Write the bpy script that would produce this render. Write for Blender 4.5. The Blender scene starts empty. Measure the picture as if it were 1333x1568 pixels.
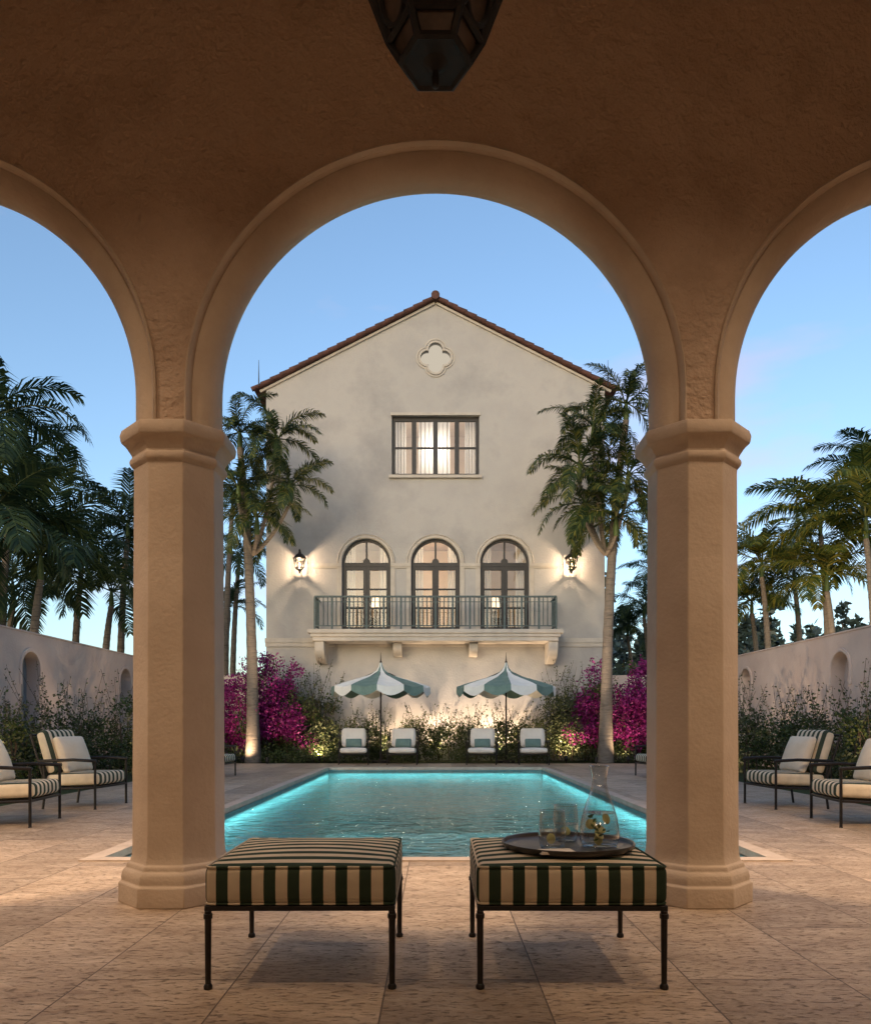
import bpy, bmesh, math, random
from mathutils import Vector, Matrix
random.seed(11)
R=random.uniform
rad=math.radians
S=bpy.context.scene
COL=S.collection
# ------------------------------------------------------------------ materials
def newmat(n):
    m=bpy.data.materials.new(n); m.use_nodes=True
    nt=m.node_tree; nt.nodes.clear()
    o=nt.nodes.new('ShaderNodeOutputMaterial')
    return m,nt,o
def N(nt,t,**k):
    n=nt.nodes.new(t)
    for a,b in k.items(): setattr(n,a,b)
    return n
def L(nt,a,b): nt.links.new(a,b)
def ramp(nt,stops):
    r=N(nt,'ShaderNodeValToRGB')
    e=r.color_ramp.elements
    while len(e)<len(stops): e.new(0.5)
    for i,(p,c) in enumerate(stops):
        e[i].position=p; e[i].color=(c[0],c[1],c[2],1)
    return r
def noisy(name,c1,c2,scale=3,rough=.85,bump=.2,bscale=60,metal=0,stretch=(1,1,1),detail=6,coord='Object',spec=.3,c3=None,bdist=.01):
    m,nt,o=newmat(name)
    tc=N(nt,'ShaderNodeTexCoord'); mp=N(nt,'ShaderNodeMapping'); mp.inputs['Scale'].default_value=stretch
    L(nt,tc.outputs[coord],mp.inputs[0])
    n=N(nt,'ShaderNodeTexNoise'); n.inputs['Scale'].default_value=scale; n.inputs['Detail'].default_value=detail; n.inputs['Roughness'].default_value=.62
    L(nt,mp.outputs[0],n.inputs['Vector'])
    st=[(.32,c1),(.68,c2)]
    if c3: st=[(.3,c1),(.5,c2),(.7,c3)]
    r=ramp(nt,st); L(nt,n.outputs['Fac'],r.inputs[0])
    b=N(nt,'ShaderNodeBsdfPrincipled'); b.inputs['Roughness'].default_value=rough; b.inputs['Metallic'].default_value=metal
    b.inputs['Specular IOR Level'].default_value=spec
    L(nt,r.outputs[0],b.inputs['Base Color'])
    if bump>0:
        n2=N(nt,'ShaderNodeTexNoise'); n2.inputs['Scale'].default_value=bscale; n2.inputs['Detail'].default_value=4
        L(nt,mp.outputs[0],n2.inputs['Vector'])
        ad=N(nt,'ShaderNodeMath',operation='ADD'); L(nt,n2.outputs['Fac'],ad.inputs[0])
        n3=N(nt,'ShaderNodeTexNoise'); n3.inputs['Scale'].default_value=bscale*.12; L(nt,mp.outputs[0],n3.inputs['Vector'])
        mu=N(nt,'ShaderNodeMath',operation='MULTIPLY'); mu.inputs[1].default_value=1.6; L(nt,n3.outputs['Fac'],mu.inputs[0]); L(nt,mu.outputs[0],ad.inputs[1])
        bp=N(nt,'ShaderNodeBump'); bp.inputs['Strength'].default_value=bump; bp.inputs['Distance'].default_value=bdist
        L(nt,ad.outputs[0],bp.inputs['Height']); L(nt,bp.outputs[0],b.inputs['Normal'])
    L(nt,b.outputs[0],o.inputs[0])
    return m
def leafmat(name,cols,trans=.35,rough=.5):
    m,nt,o=newmat(name)
    g=N(nt,'ShaderNodeNewGeometry')
    r=ramp(nt,[(i/(len(cols)-1),c) for i,c in enumerate(cols)])
    L(nt,g.outputs['Random Per Island'],r.inputs[0])
    b=N(nt,'ShaderNodeBsdfPrincipled'); b.inputs['Roughness'].default_value=rough; b.inputs['Specular IOR Level'].default_value=.3
    L(nt,r.outputs[0],b.inputs['Base Color'])
    if trans>.01:
        t=N(nt,'ShaderNodeBsdfTranslucent'); mx=N(nt,'ShaderNodeMixShader'); mx.inputs[0].default_value=trans
        L(nt,r.outputs[0],t.inputs[0])
        L(nt,b.outputs[0],mx.inputs[1]); L(nt,t.outputs[0],mx.inputs[2]); L(nt,mx.outputs[0],o.inputs[0])
    else: L(nt,b.outputs[0],o.inputs[0])
    return m
def stripes(name,axis,period,ca,cb,off=0.,duty=.5):
    m,nt,o=newmat(name)
    tc=N(nt,'ShaderNodeTexCoord'); sp=N(nt,'ShaderNodeSeparateXYZ'); L(nt,tc.outputs['Object'],sp.inputs[0])
    a=N(nt,'ShaderNodeMath',operation='MULTIPLY_ADD'); a.inputs[1].default_value=1/period; a.inputs[2].default_value=off+100
    L(nt,sp.outputs[axis],a.inputs[0])
    f=N(nt,'ShaderNodeMath',operation='FRACT'); L(nt,a.outputs[0],f.inputs[0])
    c=N(nt,'ShaderNodeMath',operation='GREATER_THAN'); c.inputs[1].default_value=duty; L(nt,f.outputs[0],c.inputs[0])
    n=N(nt,'ShaderNodeTexNoise'); n.inputs['Scale'].default_value=9; L(nt,tc.outputs['Object'],n.inputs['Vector'])
    mx=N(nt,'ShaderNodeMix',data_type='RGBA'); L(nt,c.outputs[0],mx.inputs['Factor'])
    mx.inputs['A'].default_value=(*ca,1); mx.inputs['B'].default_value=(*cb,1)
    hv=N(nt,'ShaderNodeHueSaturation'); mr=N(nt,'ShaderNodeMapRange'); mr.inputs['To Min'].default_value=.75; mr.inputs['To Max'].default_value=1.15
    L(nt,n.outputs['Fac'],mr.inputs[0]); L(nt,mr.outputs[0],hv.inputs['Value']); L(nt,mx.outputs['Result'],hv.inputs['Color'])
    b=N(nt,'ShaderNodeBsdfPrincipled'); b.inputs['Roughness'].default_value=.9; b.inputs['Specular IOR Level'].default_value=.15
    L(nt,hv.outputs[0],b.inputs['Base Color'])
    wv=N(nt,'ShaderNodeTexNoise'); wv.inputs['Scale'].default_value=420; L(nt,tc.outputs['Object'],wv.inputs['Vector'])
    w2=N(nt,'ShaderNodeTexNoise'); w2.inputs['Scale'].default_value=7; L(nt,tc.outputs['Object'],w2.inputs['Vector'])
    ad=N(nt,'ShaderNodeMath',operation='MULTIPLY_ADD'); ad.inputs[1].default_value=6; L(nt,w2.outputs['Fac'],ad.inputs[0]); L(nt,wv.outputs['Fac'],ad.inputs[2])
    bp=N(nt,'ShaderNodeBump'); bp.inputs['Strength'].default_value=.6; bp.inputs['Distance'].default_value=.004
    L(nt,ad.outputs[0],bp.inputs['Height']); L(nt,bp.outputs[0],b.inputs['Normal'])
    L(nt,b.outputs[0],o.inputs[0]); return m
def emis(name,c,s):
    m,nt,o=newmat(name); e=N(nt,'ShaderNodeEmission'); e.inputs[0].default_value=(*c,1); e.inputs[1].default_value=s
    L(nt,e.outputs[0],o.inputs[0]); return m
def thinglass(name,tint,base=.04,edge=.7,power=4.,rough=.0,bump=0):
    m,nt,o=newmat(name)
    lw=N(nt,'ShaderNodeLayerWeight'); lw.inputs['Blend'].default_value=.5
    pw=N(nt,'ShaderNodeMath',operation='POWER'); pw.inputs[1].default_value=power; L(nt,lw.outputs['Facing'],pw.inputs[0])
    ma=N(nt,'ShaderNodeMath',operation='MULTIPLY_ADD'); ma.inputs[1].default_value=edge; ma.inputs[2].default_value=base; ma.use_clamp=True; L(nt,pw.outputs[0],ma.inputs[0])
    g=N(nt,'ShaderNodeBsdfGlossy'); g.inputs['Roughness'].default_value=rough
    t=N(nt,'ShaderNodeBsdfTransparent'); t.inputs[0].default_value=(*tint,1)
    mx=N(nt,'ShaderNodeMixShader')
    L(nt,ma.outputs[0],mx.inputs[0]); L(nt,t.outputs[0],mx.inputs[1]); L(nt,g.outputs[0],mx.inputs[2]); L(nt,mx.outputs[0],o.inputs[0])
    if bump:
        tc=N(nt,'ShaderNodeTexCoord'); n=N(nt,'ShaderNodeTexNoise'); n.inputs['Scale'].default_value=1.2; L(nt,tc.outputs['Object'],n.inputs['Vector'])
        bp=N(nt,'ShaderNodeBump'); bp.inputs['Strength'].default_value=bump; bp.inputs['Distance'].default_value=.02
        L(nt,n.outputs['Fac'],bp.inputs['Height']); L(nt,bp.outputs[0],g.inputs['Normal'])
    return m

M={}
M['loggia']=noisy('loggia_stucco',(.39,.275,.19),(.48,.35,.25),scale=1.6,bump=1.0,bscale=26,c3=(.44,.315,.22),bdist=.025)
M['colstucco']=noisy('column_stucco',(.43,.33,.24),(.54,.43,.325),scale=1.8,bump=.4,bscale=40,bdist=.010)
M['house']=noisy('house_stucco',(.275,.27,.27),(.365,.355,.345),scale=.5,bump=.5,bscale=20,c3=(.32,.312,.308),bdist=.02)
M['trim']=noisy('cast_stone_trim',(.37,.34,.305),(.46,.43,.39),scale=3,bump=.2,bscale=40)
M['wallst']=noisy('garden_wall_stucco',(.48,.38,.33),(.58,.48,.42),scale=.8,bump=.35,bscale=25,bdist=.02)
M['roof']=noisy('clay_tile',(.05,.026,.022),(.12,.055,.045),scale=5,bump=.3,bscale=30)
M['bronze']=noisy('dark_bronze',(.012,.010,.009),(.028,.023,.02),scale=20,rough=.45,bump=.1,bscale=150,metal=.4,spec=.5)
M['lantern']=noisy('black_iron',(.010,.009,.008),(.022,.018,.016),scale=20,rough=.6,bump=.1,bscale=150,metal=.0,spec=.3)
M['blackframe']=noisy('painted_window_frame',(.018,.018,.02),(.03,.03,.033),scale=10,rough=.45,bump=.05)
M['verdigris']=noisy('verdigris_iron',(.05,.07,.075),(.09,.125,.13),scale=12,rough=.6,bump=.1,metal=.1)
M['room']=noisy('room_plaster',(.50,.38,.27),(.58,.46,.34),scale=2,bump=.1)
M['curtain']=leafmat('linen_curtain',[(.60,.56,.51),(.70,.66,.61)],.5,.9)
M['glass']=thinglass('window_glass',(.88,.90,.90),.09,.6,4,.01,.15)
M['drink']=thinglass('drinking_glass',(.88,.915,.91),.13,.87,2.0)
M['door_grey']=noisy('weathered_shutter',(.16,.17,.18),(.24,.25,.26),scale=3,bump=.3,stretch=(6,6,1))
M['cream']=noisy('cream_cushion',(.72,.60,.44),(.80,.69,.54),scale=4,bump=.5,bscale=12,rough=.95,spec=.1)
M['white']=noisy('white_cushion',(.68,.61,.52),(.77,.71,.62),scale=4,bump=.5,bscale=12,rough=.95,spec=.1)
M['tealc']=noisy('teal_canvas',(.12,.19,.165),(.17,.25,.22),scale=5,bump=.15,rough=.9)
M['whitec']=noisy('white_canvas',(.70,.69,.64),(.78,.77,.72),scale=5,bump=.15,rough=.9)
M['sx']=stripes('striped_fabric_a','X',.0944,(.032,.050,.030),(.64,.53,.38),off=.5)
M['sy']=stripes('striped_fabric_b','Y',.0944,(.032,.050,.030),(.64,.53,.38))
M['sxc']=stripes('striped_fabric_chair','X',.10,(.055,.072,.05),(.74,.63,.46),off=.25)
M['soil']=noisy('garden_ground',(.018,.030,.010),(.05,.07,.022),scale=2.5,bump=1,bscale=25,rough=1,bdist=.05,c3=(.045,.035,.02))
M['coping']=noisy('pool_coping',(.46,.36,.28),(.58,.47,.37),scale=6,bump=.3,bscale=40)
M['bark']=noisy('palm_bark',(.09,.075,.06),(.19,.16,.13),scale=3,stretch=(1,1,7),bump=.8,bscale=10,c3=(.13,.11,.09),bdist=.03)
M['shaft']=noisy('palm_crownshaft',(.04,.07,.02),(.08,.12,.035),scale=4,bump=.1,rough=.5)
M['palm']=leafmat('palm_leaf',[(.014,.032,.014),(.03,.055,.02),(.06,.09,.025),(.17,.16,.03)],.35)
M['palmd']=leafmat('arching_palm_leaf',[(.014,.032,.018),(.028,.055,.026),(.05,.08,.032),(.08,.105,.035)],.35)
M['palmy']=leafmat('golden_palm_leaf',[(.03,.055,.014),(.07,.10,.02),(.14,.16,.03),(.26,.22,.035)],.4)
M['leaf']=leafmat('shrub_leaf',[(.018,.035,.012),(.035,.06,.016),(.065,.09,.024),(.11,.13,.04)],.3)
M['leaf2']=leafmat('olive_leaf',[(.04,.055,.025),(.07,.09,.04),(.11,.125,.06),(.16,.17,.085)],.3)
M['boug']=leafmat('bougainvillea_bract',[(.11,.006,.06),(.20,.012,.12),(.30,.02,.19),(.42,.06,.28)],.4)
M['wood']=noisy('twig',(.05,.035,.025),(.1,.075,.05),scale=8)
M['far']=leafmat('distant_foliage',[(.02,.035,.035),(.035,.055,.05),(.05,.075,.065)],0)
M['amber']=noisy('amber_glass',(.07,.05,.038),(.14,.10,.075),scale=8,rough=.6,bump=.1,spec=.2)
M['quat']=emis('lit_obscure_glass',(1,.88,.70),.60)
M['lamp_shade']=emis('lit_lamp_shade',(1,.75,.45),2.0)
M['poolw']=noisy('pool_plaster',(.16,.29,.29),(.24,.40,.40),scale=7,bump=.2,bscale=30)
M['lemon']=noisy('lemon',(.42,.38,.14),(.58,.54,.26),scale=30,rough=.5,bump=.1)
M['mint']=noisy('mint_leaf',(.03,.09,.02),(.06,.14,.03),scale=30,rough=.5,bump=0)
M['tray']=noisy('dark_tray',(.03,.026,.024),(.055,.046,.04),scale=8,rough=.35,bump=.05,spec=.5)
M['liq']=thinglass('water_in_glass',(.90,.94,.93),.15,.7,2.,.0,.3)

def travertine(name):
    m,nt,o=newmat(name)
    tc=N(nt,'ShaderNodeTexCoord')
    mp0=N(nt,'ShaderNodeMapping'); mp0.inputs['Location'].default_value=(.13,.2,0); mp0.inputs['Rotation'].default_value=(0,0,rad(90)); L(nt,tc.outputs['Object'],mp0.inputs[0])
    b=N(nt,'ShaderNodeTexBrick'); b.inputs['Scale'].default_value=1; b.inputs['Brick Width'].default_value=1.25; b.inputs['Row Height'].default_value=.62
    b.inputs['Mortar Size'].default_value=.0035; b.inputs['Mortar Smooth'].default_value=.3; b.offset=.37
    b.inputs['Color1'].default_value=(0,0,0,1); b.inputs['Color2'].default_value=(1,1,1,1); b.inputs['Mortar'].default_value=(.5,.5,.5,1)
    L(nt,mp0.outputs[0],b.inputs['Vector'])
    sc=N(nt,'ShaderNodeVectorMath',operation='MULTIPLY_ADD'); sc.inputs[1].default_value=(7,13,0); L(nt,b.outputs['Color'],sc.inputs[0]); L(nt,tc.outputs['Object'],sc.inputs[2])
    mp=N(nt,'ShaderNodeMapping'); mp.inputs['Scale'].default_value=(1.0,2.4,1); L(nt,sc.outputs[0],mp.inputs[0])
    n=N(nt,'ShaderNodeTexNoise'); n.inputs['Scale'].default_value=2.4; n.inputs['Detail'].default_value=11; n.inputs['Roughness'].default_value=.78; n.inputs['Distortion'].default_value=.3
    L(nt,mp.outputs[0],n.inputs['Vector'])
    r=ramp(nt,[(.30,(.26,.175,.11)),(.44,(.39,.28,.185)),(.56,(.50,.375,.26)),(.72,(.66,.52,.38))]); L(nt,n.outputs['Fac'],r.inputs[0])
    hs=N(nt,'ShaderNodeHueSaturation'); mr=N(nt,'ShaderNodeMapRange'); mr.inputs['To Min'].default_value=.76; mr.inputs['To Max'].default_value=1.18
    L(nt,b.outputs['Color'],mr.inputs[0]); L(nt,mr.outputs[0],hs.inputs['Value']); L(nt,r.outputs[0],hs.inputs['Color'])
    mp2=N(nt,'ShaderNodeMapping'); mp2.inputs['Scale'].default_value=(12,36,1); L(nt,sc.outputs[0],mp2.inputs[0])
    n2=N(nt,'ShaderNodeTexNoise'); n2.inputs['Scale'].default_value=1.5; n2.inputs['Detail'].default_value=7; n2.inputs['Roughness'].default_value=.72; L(nt,mp2.outputs[0],n2.inputs['Vector'])
    pr=N(nt,'ShaderNodeMapRange'); pr.inputs['From Min'].default_value=.34; pr.inputs['From Max'].default_value=.45; L(nt,n2.outputs['Fac'],pr.inputs[0])
    pm=N(nt,'ShaderNodeMapRange'); pm.inputs['To Min'].default_value=.35; L(nt,pr.outputs[0],pm.inputs[0])
    mx=N(nt,'ShaderNodeMix',data_type='RGBA'); mx.inputs['A'].default_value=(.12,.08,.05,1); L(nt,pm.outputs[0],mx.inputs['Factor']); L(nt,hs.outputs[0],mx.inputs['B'])
    jf=N(nt,'ShaderNodeMath',operation='MULTIPLY'); jf.inputs[1].default_value=.85; L(nt,b.outputs['Fac'],jf.inputs[0])
    mj=N(nt,'ShaderNodeMix',data_type='RGBA'); mj.inputs['B'].default_value=(.10,.07,.045,1); L(nt,jf.outputs[0],mj.inputs['Factor']); L(nt,mx.outputs['Result'],mj.inputs['A'])
    bs=N(nt,'ShaderNodeBsdfPrincipled'); bs.inputs['Specular IOR Level'].default_value=.4
    rr=N(nt,'ShaderNodeMapRange'); rr.inputs['To Min'].default_value=.8; rr.inputs['To Max'].default_value=.52; L(nt,pr.outputs[0],rr.inputs[0]); L(nt,rr.outputs[0],bs.inputs['Roughness'])
    L(nt,mj.outputs['Result'],bs.inputs['Base Color'])
    inv=N(nt,'ShaderNodeMath',operation='SUBTRACT'); L(nt,pr.outputs[0],inv.inputs[0]); L(nt,b.outputs['Fac'],inv.inputs[1])
    ad=N(nt,'ShaderNodeMath',operation='MULTIPLY_ADD'); ad.inputs[1].default_value=2.6; L(nt,n.outputs['Fac'],ad.inputs[0]); L(nt,inv.outputs[0],ad.inputs[2])
    bp=N(nt,'ShaderNodeBump'); bp.inputs['Strength'].default_value=.9; bp.inputs['Distance'].default_value=.008
    L(nt,ad.outputs[0],bp.inputs['Height']); L(nt,bp.outputs[0],bs.inputs['Normal']); L(nt,bs.outputs[0],o.inputs[0])
    return m
M['trav']=travertine('travertine_paving')
m,nt,o=newmat('pool_water')
tc=N(nt,'ShaderNodeTexCoord'); mp=N(nt,'ShaderNodeMapping'); mp.inputs['Scale'].default_value=(1,1.15,1); L(nt,tc.outputs['Object'],mp.inputs[0])
n1=N(nt,'ShaderNodeTexNoise'); n1.inputs['Scale'].default_value=2.6; n1.inputs['Detail'].default_value=3; n1.inputs['Distortion'].default_value=1.0; L(nt,mp.outputs[0],n1.inputs['Vector'])
n2=N(nt,'ShaderNodeTexNoise'); n2.inputs['Scale'].default_value=8; n2.inputs['Detail'].default_value=2; n2.inputs['Distortion'].default_value=.6; L(nt,mp.outputs[0],n2.inputs['Vector'])
ad=N(nt,'ShaderNodeMath',operation='MULTIPLY_ADD'); ad.inputs[1].default_value=.28; L(nt,n2.outputs['Fac'],ad.inputs[0]); L(nt,n1.outputs['Fac'],ad.inputs[2])
bp=N(nt,'ShaderNodeBump'); bp.inputs['Strength'].default_value=.9; bp.inputs['Distance'].default_value=.075; L(nt,ad.outputs[0],bp.inputs['Height'])
fr=N(nt,'ShaderNodeFresnel'); fr.inputs[0].default_value=1.75; L(nt,bp.outputs[0],fr.inputs['Normal'])
g=N(nt,'ShaderNodeBsdfGlossy'); g.inputs['Roughness'].default_value=.02; L(nt,bp.outputs[0],g.inputs['Normal'])
t=N(nt,'ShaderNodeBsdfTransparent'); t.inputs[0].default_value=(.74,.94,.92,1)
mx=N(nt,'ShaderNodeMixShader'); L(nt,fr.outputs[0],mx.inputs[0]); L(nt,t.outputs[0],mx.inputs[1]); L(nt,g.outputs[0],mx.inputs[2]); L(nt,mx.outputs[0],o.inputs[0])
M['water']=m

# ------------------------------------------------------------------ mesh builder
class MB:
    def __init__(s): s.v=[]; s.f=[]; s.m=[]
    def add(s,vs,fs,mi=0,X=None):
        b=len(s.v)
        s.v+= [tuple(X@Vector(p)) for p in vs] if X else [tuple(p) for p in vs]
        s.f+=[tuple(b+i for i in f) for f in fs]; s.m+=[mi]*len(fs)
    def box(s,x0,x1,y0,y1,z0,z1,mi=0,X=None):
        s.add([(x0,y0,z0),(x1,y0,z0),(x1,y1,z0),(x0,y1,z0),(x0,y0,z1),(x1,y0,z1),(x1,y1,z1),(x0,y1,z1)],
              [(0,3,2,1),(4,5,6,7),(0,1,5,4),(1,2,6,5),(2,3,7,6),(3,0,4,7)],mi,X)
    def tube(s,pts,r,n=8,mi=0,X=None,caps=True,closed=False):
        pts=[Vector(p) for p in pts]; k=len(pts)
        rs=r if isinstance(r,(list,tuple)) else [r]*k
        vs=[];fs=[]; up=Vector((0,0,1)); last=None
        for i,p in enumerate(pts):
            if closed: t=(pts[(i+1)%k]-pts[i-1])
            else: t=(pts[min(i+1,k-1)]-pts[max(i-1,0)])
            t.normalize()
            if last is None:
                a=Vector((1,0,0)) if abs(t.z)>.9 else up
                u=t.cross(a).normalized()
            else:
                u=(last-t*last.dot(t)).normalized()
            last=u; w=t.cross(u)
            for j in range(n):
                an=2*math.pi*j/n+math.pi/n
                vs.append(p+(u*math.cos(an)+w*math.sin(an))*rs[i])
        m=k if closed else k-1
        for i in range(m):
            a=i*n; b=((i+1)%k)*n
            for j in range(n): fs.append((a+j,a+(j+1)%n,b+(j+1)%n,b+j))
        if caps and not closed:
            fs.append(tuple(range(n))[::-1]); fs.append(tuple((k-1)*n+j for j in range(n)))
        s.add(vs,fs,mi,X)
    def lathe(s,prof,n=24,mi=0,X=None,rot=0,capb=True,capt=True,k=1):
        vs=[];fs=[]
        for r,z in prof:
            for j in range(n):
                a=2*math.pi*j/n+rot; vs.append((r*k*math.cos(a),r*k*math.sin(a),z))
        for i in range(len(prof)-1):
            for j in range(n):
                fs.append((i*n+j,i*n+(j+1)%n,(i+1)*n+(j+1)%n,(i+1)*n+j))
        if capb: fs.append(tuple(range(n))[::-1])
        if capt: fs.append(tuple((len(prof)-1)*n+j for j in range(n)))
        s.add(vs,fs,mi,X)
    def sweep_arch(s,cx,z0,zc,prof,n=40,mi=0,closed=True):
        k=len(prof); vs=[];fs=[]
        path=[]
        if z0<zc: path.append((1,z0))
        for i in range(n+1): path.append((2,math.pi*i/n))
        if z0<zc: path.append((3,z0))
        for t,a in path:
            for r,y in prof:
                if t==1: vs.append((cx+r,y,a))
                elif t==3: vs.append((cx-r,y,a))
                else: vs.append((cx+r*math.cos(a),y,zc+r*math.sin(a)))
        kk=k if closed else k-1
        for i in range(len(path)-1):
            for j in range(kk):
                fs.append((i*k+j,i*k+(j+1)%k,(i+1)*k+(j+1)%k,(i+1)*k+j))
        if closed:
            fs.append(tuple(range(k))[::-1]); fs.append(tuple((len(path)-1)*k+j for j in range(k)))
        s.add(vs,fs,mi)
    def obj(s,name,mats,parent=None,smooth=None,bevel=0,loc=None,rot=None,recalc=True):
        me=bpy.data.meshes.new(name); me.from_pydata(s.v,[],s.f)
        if not isinstance(mats,(list,tuple)): mats=[mats]
        for m in mats: me.materials.append(m)
        me.polygons.foreach_set('material_index',s.m)
        if recalc:
            bm=bmesh.new(); bm.from_mesh(me); bmesh.ops.recalc_face_normals(bm,faces=bm.faces); bm.to_mesh(me); bm.free()
        if smooth is not None:
            me.polygons.foreach_set('use_smooth',[True]*len(me.polygons)); me.set_sharp_from_angle(angle=rad(smooth))
        me.update()
        return link(name,me,parent,bevel,loc,rot)
def link(name,data,parent=None,bevel=0,loc=None,rot=None,scale=None):
    o=bpy.data.objects.new(name,data); COL.objects.link(o)
    if parent: o.parent=parent
    if loc: o.location=loc
    if rot: o.rotation_euler=rot
    if scale: o.scale=(scale,)*3 if isinstance(scale,(int,float)) else scale
    if bevel:
        b=o.modifiers.new('bevel','BEVEL'); b.width=bevel; b.segments=2; b.limit_method='ANGLE'; b.angle_limit=rad(40)
    return o
def empty(name,loc=(0,0,0),rot=(0,0,0),scale=1,parent=None):
    e=link(name,None,parent); e.location=loc; e.rotation_euler=rot; e.scale=(scale,)*3; e.empty_display_size=.2; return e
def poly_wall(name,outer,holes,y0,y1,mat,parent=None,X=None):
    cu=bpy.data.curves.new(name,'CURVE'); cu.dimensions='2D'; cu.fill_mode='BOTH'; cu.extrude=abs(y1-y0)/2
    for poly in [outer]+holes:
        sp=cu.splines.new('POLY'); sp.points.add(len(poly)-1)
        for i,(x,z) in enumerate(poly): sp.points[i].co=(x,z,0,1)
        sp.use_cyclic_u=True
    ob=bpy.data.objects.new('tmp',cu); COL.objects.link(ob)
    dg=bpy.context.evaluated_depsgraph_get(); dg.update()
    me=bpy.data.meshes.new_from_object(ob.evaluated_get(dg)); bpy.data.objects.remove(ob)
    yc=(y0+y1)/2
    for v in me.vertices:
        x,y,z=v.co; p=Vector((x,yc-z,y)); v.co=(X@p) if X else p
    me.materials.clear(); me.materials.append(mat); me.name=name
    for p in me.polygons: p.material_index=0
    return link(name,me,parent)
def light(name,kind,loc,power,color=(1,.75,.5),soft=.05,target=None,parent=None,**k):
    l=bpy.data.lights.new(name,kind); l.energy=power; l.color=color
    if kind in('POINT','SPOT'): l.shadow_soft_size=soft
    for a,b in k.items(): setattr(l,a,b)
    o=link(name,l,parent); o.location=loc
    if target: o.rotation_euler=(Vector(target)-Vector(loc)).to_track_quat('-Z','Y').to_euler()
    return o
WARM=(1,.70,.44)
AMB=(1,.73,.50)

# ------------------------------------------------------------------ camera / world
cam=bpy.data.cameras.new('camera'); co=link('camera',cam); co.location=(0,0,1.05); co.rotation_euler=(rad(90),0,0)
cam.sensor_fit='HORIZONTAL'; cam.sensor_width=36; cam.lens=1150/1333*36; cam.shift_y=326/1333; cam.clip_end=2000; cam.clip_start=.05
S.camera=co
w=bpy.data.worlds.new('World'); S.world=w; w.use_nodes=True; nt=w.node_tree
bg=nt.nodes['Background']
sk=N(nt,'ShaderNodeTexSky',sky_type='NISHITA'); sk.sun_disc=False; sk.sun_elevation=rad(11); sk.sun_rotation=rad(200); sk.altitude=0; sk.air_density=1.0; sk.dust_density=2.0; sk.ozone_density=2.2
tc=N(nt,'ShaderNodeTexCoord')
mp=N(nt,'ShaderNodeMapping'); mp.inputs['Scale'].default_value=(1.2,1.2,3.4); mp.inputs['Location'].default_value=(.35,0,.15); L(nt,tc.outputs['Generated'],mp.inputs[0])
cn=N(nt,'ShaderNodeTexNoise'); cn.inputs['Scale'].default_value=2.2; cn.inputs['Detail'].default_value=7; cn.inputs['Roughness'].default_value=.5; L(nt,mp.outputs[0],cn.inputs['Vector'])
cr=N(nt,'ShaderNodeMapRange'); cr.inputs['From Min'].default_value=.53; cr.inputs['From Max'].default_value=.76; cr.inputs['To Max'].default_value=.75; L(nt,cn.outputs['Fac'],cr.inputs[0])
mc=N(nt,'ShaderNodeMix',data_type='RGBA'); L(nt,cr.outputs[0],mc.inputs['Factor']); L(nt,sk.outputs[0],mc.inputs['A']); mc.inputs['B'].default_value=(2.5,1.95,2.2,1)
L(nt,mc.outputs['Result'],bg.inputs[0]); bg.inputs[1].default_value=.33
sun=light('sun','SUN',(0,-30,30),.12,(1,.88,.8)); sun.data.angle=rad(12)
d=Vector((math.sin(rad(200)),math.cos(rad(200)),math.tan(rad(18))))
sun.rotation_euler=(-d).to_track_quat('-Z','Y').to_euler()
S.view_settings.view_transform='Standard'; S.view_settings.look='None'; S.view_settings.exposure=0

# ------------------------------------------------------------------ ground, deck, pool
PX,PY0,PY1=2.6,5.9,18.3
def ring(mb,x0,x1,y0,y1,hx0,hx1,hy0,hy1,z):
    for a,b,c,d in((x0,x1,y0,hy0),(x0,x1,hy1,y1),(x0,hx0,hy0,hy1),(hx1,x1,hy0,hy1)):
        mb.add([(a,c,z),(b,c,z),(b,d,z),(a,d,z)],[(0,1,2,3)])
mb=MB(); ring(mb,-600,600,-300,1200,-PX-.05,PX+.05,PY0-.05,PY1+.05,-.04); mb.obj('ground',M['soil'])
mb=MB(); ring(mb,-5.6,5.6,-3.2,20.4,-PX-.05,PX+.05,PY0-.05,PY1+.05,0); mb.obj('stone_terrace',M['trav'])
pool=empty('swimming_pool')
mb=MB()
c=.14
for a,b,cc,dd in((-PX-c,PX+c,PY0-c,PY0),(-PX-c,PX+c,PY1,PY1+c),(-PX-c,-PX,PY0,PY1),(PX,PX+c,PY0,PY1)):
    mb.box(a,b,cc,dd,-.06,.012)
mb.obj('coping',M['coping'],pool)
mb=MB(); z0=-1.6
mb.add([(-PX,PY0,z0),(PX,PY0,z0),(PX,PY1,z0),(-PX,PY1,z0),(-PX,PY0,-.05),(PX,PY0,-.05),(PX,PY1,-.05),(-PX,PY1,-.05)],
       [(0,1,2,3),(0,4,5,1),(1,5,6,2),(2,6,7,3),(3,7,4,0)])
mb.obj('basin',M['poolw'],pool,recalc=False)
mb=MB(); mb.add([(-PX,PY0,-.075),(PX,PY0,-.075),(PX,PY1,-.075),(-PX,PY1,-.075)],[(0,1,2,3)]); mb.obj('water',M['water'],pool)
CY=(.40,.92,1.0)
L_=(PY1-PY0)
for sx in(-1,1):
    light('pool_led_strip','AREA',(sx*(PX-.09),(PY0+PY1)/2,-.12),95,CY,parent=pool,shape='RECTANGLE',size=.05,size_y=L_-.2)
light('pool_led_strip','AREA',(0,PY1-.09,-.12),34,CY,parent=pool,shape='RECTANGLE',size=4.8,size_y=.05)
light('pool_led_strip','AREA',(0,PY0+.09,-.12),16,CY,parent=pool,shape='RECTANGLE',size=4.8,size_y=.05)

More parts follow.
